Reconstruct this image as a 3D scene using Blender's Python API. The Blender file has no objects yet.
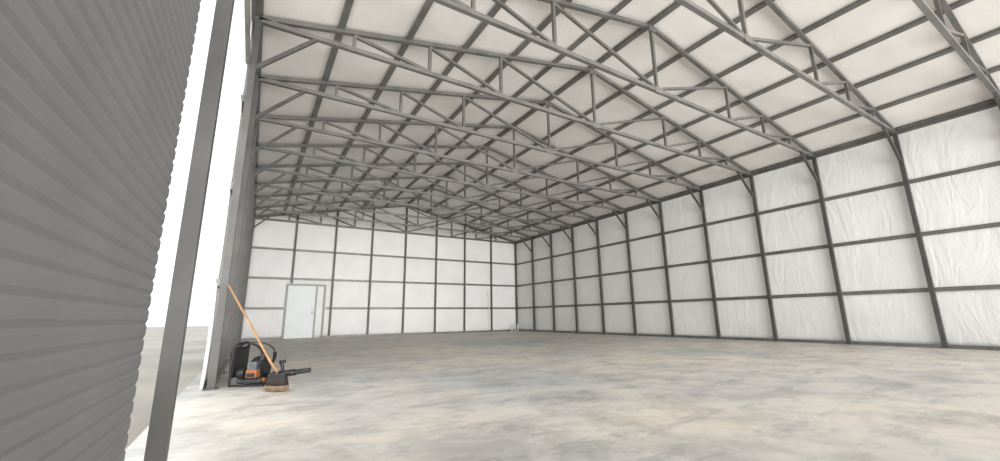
import bpy, bmesh, math, random
from mathutils import Matrix, Vector, noise
random.seed(3)
scn=bpy.context.scene
try:
    scn.view_settings.view_transform='Standard'
except Exception: pass
# ---------------- dimensions (metres) ----------------
H=0.7325
L=24.497*H; W=16.645*H; E=6.3256*H; S=2.107*H; RISE=1.781*H
CX=0.4225*H
NF=15
YF=L-NF*S+S          # front-most frame
fy=[L-i*S for i in range(NF)]
T=0.066
# ---------------- materials ----------------
def newmat(name):
    m=bpy.data.materials.new(name); m.use_nodes=True
    nt=m.node_tree; b=nt.nodes['Principled BSDF']; return m,nt,b
def ramp(nt,fac,stops):
    r=nt.nodes.new('ShaderNodeValToRGB'); el=r.color_ramp.elements
    el[0].position=stops[0][0]; el[0].color=(*stops[0][1],1)
    el[1].position=stops[-1][0]; el[1].color=(*stops[-1][1],1)
    for p,c in stops[1:-1]:
        e=el.new(p); e.color=(*c,1)
    nt.links.new(fac,r.inputs[0]); return r.outputs[0]
def coords(nt,scale=(1,1,1),rot=(0,0,0)):
    tc=nt.nodes.new('ShaderNodeTexCoord'); mp=nt.nodes.new('ShaderNodeMapping')
    mp.inputs['Scale'].default_value=scale; mp.inputs['Rotation'].default_value=rot
    nt.links.new(tc.outputs['Object'],mp.inputs[0]); return mp.outputs[0]
def noisen(nt,vec,scale,detail=4,rough=.5,dist=0):
    n=nt.nodes.new('ShaderNodeTexNoise'); n.inputs['Scale'].default_value=scale
    n.inputs['Detail'].default_value=detail; n.inputs['Roughness'].default_value=rough
    n.inputs['Distortion'].default_value=dist
    nt.links.new(vec,n.inputs['Vector']); return n.outputs['Fac']
def mixc(nt,f,a,b,mode='MIX'):
    m=nt.nodes.new('ShaderNodeMix'); m.data_type='RGBA'; m.blend_type=mode
    for s,v in ((0,f),(6,a),(7,b)):
        if hasattr(v,'is_linked') : nt.links.new(v,m.inputs[s])
        elif isinstance(v,(int,float)): m.inputs[s].default_value=v
        else: m.inputs[s].default_value=(*v,1)
    return m.outputs[2]
def bump(nt,b,h,strength,dist=.02):
    n=nt.nodes.new('ShaderNodeBump'); n.inputs['Strength'].default_value=strength
    n.inputs['Distance'].default_value=dist
    nt.links.new(h,n.inputs['Height']); nt.links.new(n.outputs[0],b.inputs['Normal'])
def simple(name,col,rough=.5,metal=0,var=.12,scale=8):
    m,nt,b=newmat(name)
    v=coords(nt); f=noisen(nt,v,scale)
    c=ramp(nt,f,[(.3,tuple(x*(1-var) for x in col)),(.7,tuple(min(1,x*(1+var)) for x in col))])
    nt.links.new(c,b.inputs['Base Color']); b.inputs['Roughness'].default_value=rough; b.inputs['Metallic'].default_value=metal
    return m
steel=simple('galvanised_steel',(.18,.176,.166),.45,.35,.2,3)
steel_dk=simple('galvanised_column',(.095,.093,.088),.5,.3,.2,3)
def insul(name,c0,c1,amt,sc):
    m,nt,b=newmat(name)
    v=coords(nt)
    f=noisen(nt,v,1.3,3)
    c=ramp(nt,f,[(.3,c0),(.7,c1)]); nt.links.new(c,b.inputs['Base Color'])
    b.inputs['Roughness'].default_value=.42
    v2=coords(nt,sc,(.15,.3,.25)); w=noisen(nt,v2,2.0,5,.6,1.5)
    bump(nt,b,w,amt,.05)
    return m
ins_wall=insul('vinyl_insulation_wall',(.86,.855,.845),(.93,.925,.915),.38,(1.6,1.6,.5))
ins_roof=insul('vinyl_insulation_roof',(.82,.785,.75),(.90,.87,.835),.2,(1,1,1))
# concrete
m,nt,b=newmat('concrete_slab')
v=coords(nt); big=noisen(nt,v,.35,5,.6,.3); mid=noisen(nt,v,1.6,9,.72,.3); fine=noisen(nt,v,14,6,.7)
c=ramp(nt,big,[(.34,(.49,.49,.485)),(.48,(.60,.575,.53)),(.62,(.70,.64,.555))])
st=coords(nt,(.8,1.7,1),(0,0,-.5)); streak=noisen(nt,st,1.9,12,.8,.4)
c2=ramp(nt,streak,[(.36,(.47,.49,.51)),(.5,(.90,.90,.90)),(.66,(1.0,.96,.90))])
c=mixc(nt,.72,c,c2,'MULTIPLY')
c3=ramp(nt,mid,[(.36,(.52,.525,.535)),(.55,(1,1,1))])
c=mixc(nt,.6,c,c3,'MULTIPLY')
rust=noisen(nt,v,.8,8,.75,.3); rm=ramp(nt,rust,[(.56,(0,0,0)),(.70,(.6,.6,.6))])
c=mixc(nt,rm,c,(.58,.44,.29))
v5=coords(nt,(1,1,1),(0,0,1.1)); dust=noisen(nt,v5,1.1,10,.8,.2); dm=ramp(nt,dust,[(.60,(0,0,0)),(.72,(.5,.5,.5))])
c=mixc(nt,dm,c,(.78,.76,.73))
nt.links.new(c,b.inputs['Base Color'])
rr=ramp(nt,mid,[(.3,(.38,.38,.38)),(.7,(.62,.62,.62))]); nt.links.new(rr,b.inputs['Roughness'])
bump(nt,b,fine,.2,.004)
concrete=m
black=simple('black_plastic',(.011,.011,.012),.42,0,.3,20)
dkgrey=simple('dark_grey_plastic',(.05,.05,.054),.5,0,.2,20)
grey=simple('grey_plastic',(.16,.16,.17),.45,0,.2,20)
orange=simple('orange_plastic',(.28,.10,.035),.4,0,.15,10)
wood=simple('wooden_handle',(.36,.20,.09),.5,0,.25,12)
bristle=simple('bristles',(.04,.033,.028),.9,0,.4,60)
bristle2=simple('bristle_tips',(.27,.185,.12),.9,0,.4,60)
doorw=simple('door_paint',(.82,.87,.87),.4,0,.03,2)
frame_g=simple('door_frame_steel',(.30,.30,.29),.5,.2,.1,6)
rolld=simple('roll_up_door_paint',(.20,.20,.20),.6,0,.06,2)
whitep=simple('white_pvc',(.85,.85,.84),.35,0,.03,6)
dirt=simple('pale_dirt',(.50,.46,.40),.95,0,.2,.5)
# ---------------- mesh helpers ----------------
def beam(bm,p1,p2,w,h=None,up=(0,0,1),mi=0):
    h=h or w; p1=Vector(p1);p2=Vector(p2); d=(p2-p1); 
    if d.length<1e-6: return
    z=d.normalized(); u=Vector(up)
    if abs(z.dot(u))>.98: u=Vector((0,1,0))
    x=z.cross(u).normalized(); y=x.cross(z).normalized()
    vs=[]
    for p in (p1,p2):
        for a,c in ((-1,-1),(1,-1),(1,1),(-1,1)):
            vs.append(bm.verts.new(p+x*(a*w/2)+y*(c*h/2)))
    for f in ((0,3,2,1),(4,5,6,7),(0,1,5,4),(1,2,6,5),(2,3,7,6),(3,0,4,7)):
        fc=bm.faces.new([vs[i] for i in f]); fc.material_index=mi
def box(bm,lo,hi,mi=0):
    lo=Vector(lo);hi=Vector(hi)
    vs=[bm.verts.new((x,y,z)) for z in (lo.z,hi.z) for x,y in ((lo.x,lo.y),(hi.x,lo.y),(hi.x,hi.y),(lo.x,hi.y))]
    for f in ((0,3,2,1),(4,5,6,7),(0,1,5,4),(1,2,6,5),(2,3,7,6),(3,0,4,7)):
        fc=bm.faces.new([vs[i] for i in f]); fc.material_index=mi
def sweep(bm,pts,radii,n=12,mi=0,cap=True,ell=1.0):
    pts=[Vector(p) for p in pts]; rings=[]
    ref=None
    for i,p in enumerate(pts):
        t=(pts[min(i+1,len(pts)-1)]-pts[max(i-1,0)]).normalized()
        if ref is None:
            ref=Vector((0,0,1)) if abs(t.z)<.9 else Vector((1,0,0))
        x=t.cross(ref).normalized(); y=x.cross(t).normalized(); ref=y
        r=radii[i] if isinstance(radii,(list,tuple)) else radii
        rings.append([bm.verts.new(p+x*math.cos(a)*r+y*math.sin(a)*r*ell) for a in [2*math.pi*k/n for k in range(n)]])
    for a,b_ in zip(rings,rings[1:]):
        for k in range(n):
            f=bm.faces.new((a[k],a[(k+1)%n],b_[(k+1)%n],b_[k])); f.material_index=mi; f.smooth=True
    if cap:
        f=bm.faces.new(rings[0][::-1]); f.material_index=mi
        f=bm.faces.new(rings[-1]); f.material_index=mi
def spline(pts,n=8):
    pts=[Vector(p) for p in pts]; out=[]
    P=[pts[0]]+pts+[pts[-1]]
    for i in range(1,len(P)-2):
        for k in range(n):
            t=k/n; a,b_,c,d=P[i-1],P[i],P[i+1],P[i+2]
            out.append(.5*((2*b_)+(c-a)*t+(2*a-5*b_+4*c-d)*t*t+(-a+3*b_-3*c+d)*t**3))
    out.append(pts[-1]); return out
def mk(name,bm,mats,parent=None,bevel=0):
    me=bpy.data.meshes.new(name); bmesh.ops.recalc_face_normals(bm,faces=bm.faces[:]); bm.to_mesh(me); bm.free()
    o=bpy.data.objects.new(name,me); scn.collection.objects.link(o)
    for x in mats: me.materials.append(x)
    if parent: o.parent=parent
    if bevel:
        md=o.modifiers.new('bevel','BEVEL'); md.width=bevel; md.segments=2; md.limit_method='ANGLE'
    return o
def empty(name,loc=(0,0,0)):
    e=bpy.data.objects.new(name,None); e.location=loc; scn.collection.objects.link(e); return e
# ---------------- shell ----------------
bm=bmesh.new(); box(bm,(-.25,YF-.25,-.2),(W+.25,L+.25,0)); mk('floor',bm,[concrete])
bm=bmesh.new(); box(bm,(-80,-80,-.6),(90,90,-.2)); mk('ground_outside',bm,[dirt])
G=.05 # girt depth
def roofz(x): return E+RISE*(1-abs(x-W/2)/(W/2))
COLW=.075
IN=COLW/2+G          # offset of insulation from column centre plane
def pillow(name,o,ux,uy,nu,nv,ubreaks,vbreaks,nrm,mat,clip=None,amp=.022,thick=.03):
    bm=bmesh.new()
    def lines(br,n):
        out=[]
        for a,b_ in zip(br,br[1:]):
            out+= [a+(b_-a)*k/n for k in range(n)]
        return out+[br[-1]]
    U=lines(ubreaks,nu);V=lines(vbreaks,nv)
    def pil(n,i): 
        k=i%n
        return abs(math.sin(math.pi*k/n))**.6
    grid=[]
    for i,u in enumerate(U):
        row=[]
        for j,v in enumerate(V):
            vv=v if clip is None else clip(u,v)
            p=Vector(o)+Vector(ux)*u+Vector(uy)*vv
            a=amp*pil(nv,j)*(.55+.45*pil(nu,i))+.006*noise.noise(p*2.3)
            row.append(bm.verts.new(p+Vector(nrm)*(a)))
        grid.append(row)
    for i in range(len(U)-1):
        for j in range(len(V)-1):
            q=(grid[i][j],grid[i+1][j],grid[i+1][j+1],grid[i][j+1])
            try: f=bm.faces.new(q); f.smooth=True
            except Exception: pass
    ob=mk(name,bm,[mat])
    md=ob.modifiers.new('thickness','SOLIDIFY'); md.thickness=thick; md.offset=0
    return ob
ZG=[0,E*.25,E*.5,E*.75,E]
ys=[YF+ i*S for i in range(NF)]
XR=W+IN; XL=-IN; YB=L+IN
roof_off=.115
pillow('wall_right',(XR,0,0),(0,1,0),(0,0,1),8,8,ys+[L+IN],ZG+[E+.09],(-1,0,0),ins_wall)
xb=[W*k/8 for k in range(9)]
def clipg(u,v):
    if v<=E: return v
    t=(v-E)/RISE
    return E+t*(roofz(u)-E+roof_off)
pillow('wall_back',(0,YB,0),(1,0,0),(0,0,1),8,8,[XL]+xb[1:-1]+[XR],ZG+[E+RISE],(0,-1,0),ins_wall,clipg)
# left wall: open roll-up bay between frames 8 and 10, closed roll-up door between 10 and 13
OA,OB=8,10
YO1=L-OA*S; YO0=L-OB*S; YC0=L-13*S
ysl=[YO1+i*S for i in range(OA+1)]
pillow('wall_left',(XL,0,0),(0,1,0),(0,0,1),8,8,ysl[:-1]+[L+IN],ZG+[E+.09],(1,0,0),ins_wall)
pillow('wall_left',(XL,0,0),(0,1,0),(0,0,1),8,8,[YF,YC0],ZG+[E+.09],(1,0,0),ins_wall)
DH=3.95
bm=bmesh.new(); box(bm,(XL-.02,YC0,DH),(XL+.01,YO1,E+.09)); mk('wall_left_header',bm,[ins_wall])
bm=bmesh.new()
nsl=60
prof=[]
for k in range(nsl):
    z0=DH*k/nsl; dz=DH/nsl
    for t,x in ((0,-.003),(.25,.003),(.75,.003),(.95,-.003)): prof.append((XL-.02+x,z0+t*dz))
prof.append((XL-.02-.003,DH))
va=[bm.verts.new((x,YC0+.05,z)) for x,z in prof]; vb_=[bm.verts.new((x,YO0-.05,z)) for x,z in prof]
for k in range(len(prof)-1): bm.faces.new((va[k],va[k+1],vb_[k+1],vb_[k]))
o=mk('door_2',bm,[rolld]); md=o.modifiers.new('t','SOLIDIFY'); md.thickness=.004
sl=math.hypot(W/2,RISE)
npur=6
for nm,ox,sg in (('ceiling_left',0,1),('ceiling_right',W,-1)):
    d=Vector((sg*W/2,0,RISE))/sl
    n=Vector((sg*RISE,0,-W/2)).normalized()
    vb=[sl*k/npur for k in range(npur+1)]
    vb[0]=-.12
    pillow(nm,(ox,0,E+roof_off),(0,1,0),tuple(d),6,6,ys+[L+IN],vb,tuple(n),ins_roof,None,.018)
bm=bmesh.new()
for sg,ox in ((1,-.2),(-1,W+.2)):
    zx=E+roof_off+.06-.2*RISE/(W/2)
    beam(bm,(ox,(YF+L)/2,zx),(W/2,(YF+L)/2,E+RISE+roof_off+.06),L-YF+.6,.02,up=(0,0,1))
mk('roof_sheeting',bm,[simple('roof_metal',(.5,.5,.5),.4,.5)])
# ---------------- steel ----------------
fr=[.2,.395,.62]
def truss(y,name):
    bm=bmesh.new()
    beam(bm,(-COLW/2,y,E-.0),(W+COLW/2,y,E),T,T)
    beam(bm,(0,y,E+.03),(W/2,y,E+RISE),T,T); beam(bm,(W,y,E+.03),(W/2,y,E+RISE),T,T)
    beam(bm,(W/2,y,E),(W/2,y,E+RISE),.05)
    for s in (0,1):
        X=lambda f: W/2*f if s==0 else W-W/2*f
        for i,f in enumerate(fr):
            beam(bm,(X(f),y,E),(X(f),y,roofz(X(f))),.048)
            nx=X(fr[i+1]) if i<2 else W/2
            beam(bm,(X(f),y,roofz(X(f))-.03),(nx,y,E+.03),.045)
    for x,z in ((W/2,E+RISE-.06),(W/2,E)):
        box(bm,(x-.10,y-T/2-.006,z-.06),(x+.10,y-T/2,z+.06)); 
    mk(name,bm,[steel])
for i,y in enumerate(fy): truss(y,'roof_truss')
bm=bmesh.new()
for s in (0,1):
    for k in range(npur+1):
        f=k/npur; x=W/2*f if s==0 else W-W/2*f
        if k==npur and s==1: continue
        z=E+RISE*f+T/2+G/2
        sg=1 if s==0 else -1
        if k==npur: beam(bm,(x,YF,z),(x,L,z),.10,G)
        else: beam(bm,(x,YF,z),(x,L,z),.085,G,up=(-sg*RISE,0,W/2))
mk('roof_purlins',bm,[steel])
bk=1.0*H
for side,x0,sg in (('right',W,-1),('left',0,1)):
    bm=bmesh.new()
    for i,y in enumerate(fy):
        if side=='left' and i in (9,11,12): continue
        beam(bm,(x0,y,0),(x0,y,E),COLW,COLW)
        box(bm,(x0-.07,y-.07,0),(x0+.07,y+.07,.012))
        if i>0:
            beam(bm,(x0,y,E-bk),(x0+sg*bk,y,E),.05)
    mk('steel_columns_'+side,bm,[steel_dk],None)
    bm=bmesh.new()
    gx=x0-sg*(COLW/2+G/2)
    spans=[(YF,L+G)] if side=='right' else [(YF,YC0),(YO1,L+G)]
    for z in ZG[1:]:
        for a,b_ in spans: beam(bm,(gx,a,z),(gx,b_,z),G,.085)
    if side=='left':
        beam(bm,(gx,YC0,DH+.05),(gx,YO1,DH+.05),G,.09); beam(bm,(gx,YC0,E),(gx,YO1,E),G,.085)
    mk('wall_girts_'+side,bm,[steel])
    bm=bmesh.new()
    for a,b_ in spans: beam(bm,(x0,a,.035),(x0,b_-(G if b_>L else 0),.035),.07,.07)
    mk('baseboard_'+side,bm,[steel])
# back wall posts
D0,D1,DT=1.42,2.43,2.05
bm=bmesh.new()
for k in range(1,8):
    x=W*k/8; beam(bm,(x,L,0 if k>1 else DT+.09),(x,L,roofz(x)),.07,.06)
mk('steel_posts_back',bm,[steel_dk])
bm=bmesh.new(); gy=L+COLW/2+G/2
for z in ZG[1:]:
    if z<DT: beam(bm,(0,gy,z),(D0-.1,gy,z),.085,G,up=(0,1,0)); beam(bm,(D1+.42,gy,z),(W,gy,z),.085,G,up=(0,1,0))
    else: beam(bm,(0,gy,z),(W,gy,z),.085,G,up=(0,1,0))
mk('wall_girts_back',bm,[steel])
bm=bmesh.new(); beam(bm,(0,L,.035),(D0-.08,L,.035),.07,.07); beam(bm,(D1+.42,L,.035),(W,L,.035),.07,.07)
mk('baseboard_back',bm,[steel])
# door
dr=empty('door_1',(0,0,0))
bm=bmesh.new(); box(bm,(D0,L+.0,.01),(D1,L+.045,DT)); mk('door_leaf',bm,[doorw],dr,.004)
bm=bmesh.new()
for a,b_ in (((D0-.03,L+.01,0),(D0-.03,L+.01,DT+.03)),((D1+.03,L+.01,0),(D1+.03,L+.01,DT+.03)),((D0-.06,L+.01,DT+.03),(D1+.35,L+.01,DT+.03)),((D1+.35,L+.01,0),(D1+.35,L+.01,DT+.06))):
    beam(bm,a,b_,.06,.07)
mk('door_frame',bm,[frame_g],dr)
bm=bmesh.new()
sweep(bm,[(D1-.08,L,.98),(D1-.08,L-.05,.98),(D1-.08,L-.075,.98)],[.03,.012,.028],12); sweep(bm,[(D1-.08,L,1.1),(D1-.08,L-.015,1.1)],.025,12)
mk('door_knob',bm,[frame_g],dr)
bm=bmesh.new(); xs=W*7/8-.18
beam(bm,(xs,L-.01,0),(xs,L-.01,1.9),.02); box(bm,(xs-.05,L-.05,1.75),(xs+.05,L,1.95)); mk('electrical_conduit',bm,[whitep])
bm=bmesh.new()
for dx,h in ((-.55,.3),(-.35,.42),(-.2,.36)):
    sweep(bm,[(W+dx,L-.35,0),(W+dx,L-.35,h)],.03,12)
mk('pvc_pipe_stubs',bm,[whitep])
# ---------------- broom ----------------
br=empty('push_broom',(.59,5.03,0))
def toloc(o): o.location=-Vector(br.location); return o
hd=Vector((.75,-.62,0)).normalized(); 
c0=Vector((.60,5.0,.155)); 
bm=bmesh.new()
beam(bm,c0-hd*.10,c0+hd*.10,.055,.05); sweep(bm,[c0,c0+Vector((-.03,.02,.06))],[.024,.018],12)
toloc(mk('broom_block',bm,[black],br,.008))
bm=bmesh.new(); nn=Vector((-hd.y,hd.x,0))
for i in range(26):
    for j in range(5):
        t=(i-12.5)/12.5
        p=c0+hd*(.093*t)+nn*(-.022+.011*j)-Vector((0,0,.015))
        q=p+Vector((0,0,-.138+.012*abs(t)))+hd*(t*.025)+nn*((j-2)*.008+random.uniform(-.005,.005))
        q.z=max(q.z,.002)
        m_=p.lerp(q,.6)
        sweep(bm,[p,m_],[.0045,.0045],5,0); sweep(bm,[m_,q],[.0045,.003],5,1)
toloc(mk('broom_bristles',bm,[bristle,bristle2],br))
bm=bmesh.new(); sweep(bm,[c0+Vector((-.005,0,.03)),(.52,5.05,.30),(.05,5.46,1.12)],[.015,.0125,.0115],12)
toloc(mk('broom_handle',bm,[wood],br))
# ---------------- leaf blower ----------------
lb=empty('leaf_blower',(.40,5.70,0))
lb.scale=(.92,.92,.88)
def lbmk(n,bm,mats,bev=0): return mk(n,bm,mats,lb,bev)
lb.rotation_euler=(0,0,math.radians(-28))
bm=bmesh.new()
sweep(bm,[(-.02,.0,.20),(.0,0,.20),(.05,0,.20),(.12,0,.20),(.15,0,.20)],[.11,.155,.165,.155,.10],28)
lbmk('fan_housing',bm,[black],.004)
bm=bmesh.new()
for k in range(14):
    a=2*math.pi*k/14
    beam(bm,(-.028,.03*math.cos(a),.20+.03*math.sin(a)),(-.028,.11*math.cos(a+.3),.20+.11*math.sin(a+.3)),.006)
lbmk('intake_grille',bm,[dkgrey])
bm=bmesh.new(); box(bm,(.0,-.22,.11),(.13,-.10,.21),0); box(bm,(.015,-.232,.125),(.11,-.215,.17),1)
lbmk('engine_cover',bm,[orange,black],.02)
bm=bmesh.new()
for k in range(7): box(bm,(.01,-.21,.213+.012*k),(.12,-.11,.219+.012*k))
box(bm,(.03,-.19,.2),(.10,-.12,.3))
lbmk('cooling_fins',bm,[grey])
bm=bmesh.new(); sweep(bm,[(-.1,-.17,.16),(-.02,-.17,.16)],[.065,.07],20); lbmk('recoil_starter',bm,[black],.004)
bm=bmesh.new(); box(bm,(-.14,-.16,.03),(.16,.16,.10)); lbmk('fuel_tank',bm,[dkgrey],.025)
bm=bmesh.new(); sweep(bm,[(.15,-.1,.07),(.185,-.1,.07)],.03,16); lbmk('fuel_cap',bm,[orange],.004)
bm=bmesh.new()
for y in (-.17,.17):
    sweep(bm,spline([(.2,y,.015),(-.16,y,.015),(-.2,y,.05),(-.2,y,.45),(-.17,y*.8,.52),(-.14,0,.54)],6),.014,10)
sweep(bm,[(.2,-.17,.015),(.2,.17,.015)],.014,10)
lbmk('back_frame',bm,[black])
bm=bmesh.new(); box(bm,(-.225,-.15,.10),(-.185,.15,.48)); lbmk('back_pad',bm,[black],.018)
bm=bmesh.new()
for y in (-.09,.09):
    pts=spline([(-.2,y,.46),(-.1,y*1.1,.53),(.06,y*1.5,.50),(.15,y*1.7,.40),(.12,y*1.8,.24),(-.02,y*1.9,.12)],8)
    for a,b_ in zip(pts,pts[1:]): beam(bm,a,b_,.045,.012,up=(0,0,1))
lbmk('shoulder_straps',bm,[black])
bm=bmesh.new()
pts=spline([(.06,.12,.10),(.16,.10,.07),(.24,0,.10),(.30,-.05,.125)],8)
rad=[.05+(.006 if i%2 else 0) for i in range(len(pts))]
sweep(bm,pts,rad,18); lbmk('flex_hose',bm,[black])
bm=bmesh.new()
sweep(bm,[(.30,-.05,.125),(.42,-.065,.14),(.54,-.08,.155)],[.045,.042,.038],20,0)
sweep(bm,[(.54,-.08,.155),(.72,-.105,.18),(.725,-.105,.181)],[.034,.030,.034],20,1)
lbmk('blower_tube',bm,[black,dkgrey])
bm=bmesh.new()
sweep(bm,spline([(.36,-.06,.13),(.365,-.06,.20),(.35,-.06,.27),(.36,-.06,.285)],5),.02,12)
sweep(bm,[(.325,-.06,.28),(.39,-.06,.295)],.022,10)
lbmk('control_handle',bm,[black])
# ---------------- lights / world ----------------
w=bpy.data.worlds.new('sky'); scn.world=w; w.use_nodes=True
bg=w.node_tree.nodes['Background']; bg.inputs[0].default_value=(.92,.96,1,1); bg.inputs[1].default_value=1.4
def area(name,loc,rot,sx,sy,p,col=(1,1,1),spread=180):
    l=bpy.data.lights.new(name,'AREA'); l.shape='RECTANGLE'; l.size=sx; l.size_y=sy; l.energy=p; l.color=col
    l.spread=math.radians(spread)
    o=bpy.data.objects.new(name,l); o.location=loc; o.rotation_euler=rot; scn.collection.objects.link(o); return o
area('fill_lamp_front',(W/2,YF-.3,2.5),(math.radians(91),0,0),W-.6,4.2,760,(1,.99,.975),95)  # added fill lamp at the unseen open front end, pushes light to the back
area('fill_lamp_side',(-.35,(YO0+YO1)/2,1.95),(0,math.radians(-90),0),3.7,1.9*S,60,(.97,.99,1))  # added lamp outside the left bay, on top of the sky light
# ---------------- camera ----------------
f,th,ro,ya=400.7,.2117,-.0135,.5467
fw=Vector((math.sin(ya)*math.cos(th),math.cos(ya)*math.cos(th),math.sin(th)))
r0=Vector((math.cos(ya),-math.sin(ya),0)); u0=r0.cross(fw)
r=math.cos(ro)*r0+math.sin(ro)*u0; u=-math.sin(ro)*r0+math.cos(ro)*u0
cd=bpy.data.cameras.new('camera'); cam=bpy.data.objects.new('camera',cd); scn.collection.objects.link(cam)
M=Matrix(((r.x,u.x,-fw.x,CX),(r.y,u.y,-fw.y,0),(r.z,u.z,-fw.z,H),(0,0,0,1)))
cam.matrix_world=M; cd.sensor_width=36; cd.lens=f/1000*36; cd.clip_start=.02; cd.clip_end=300
scn.camera=cam
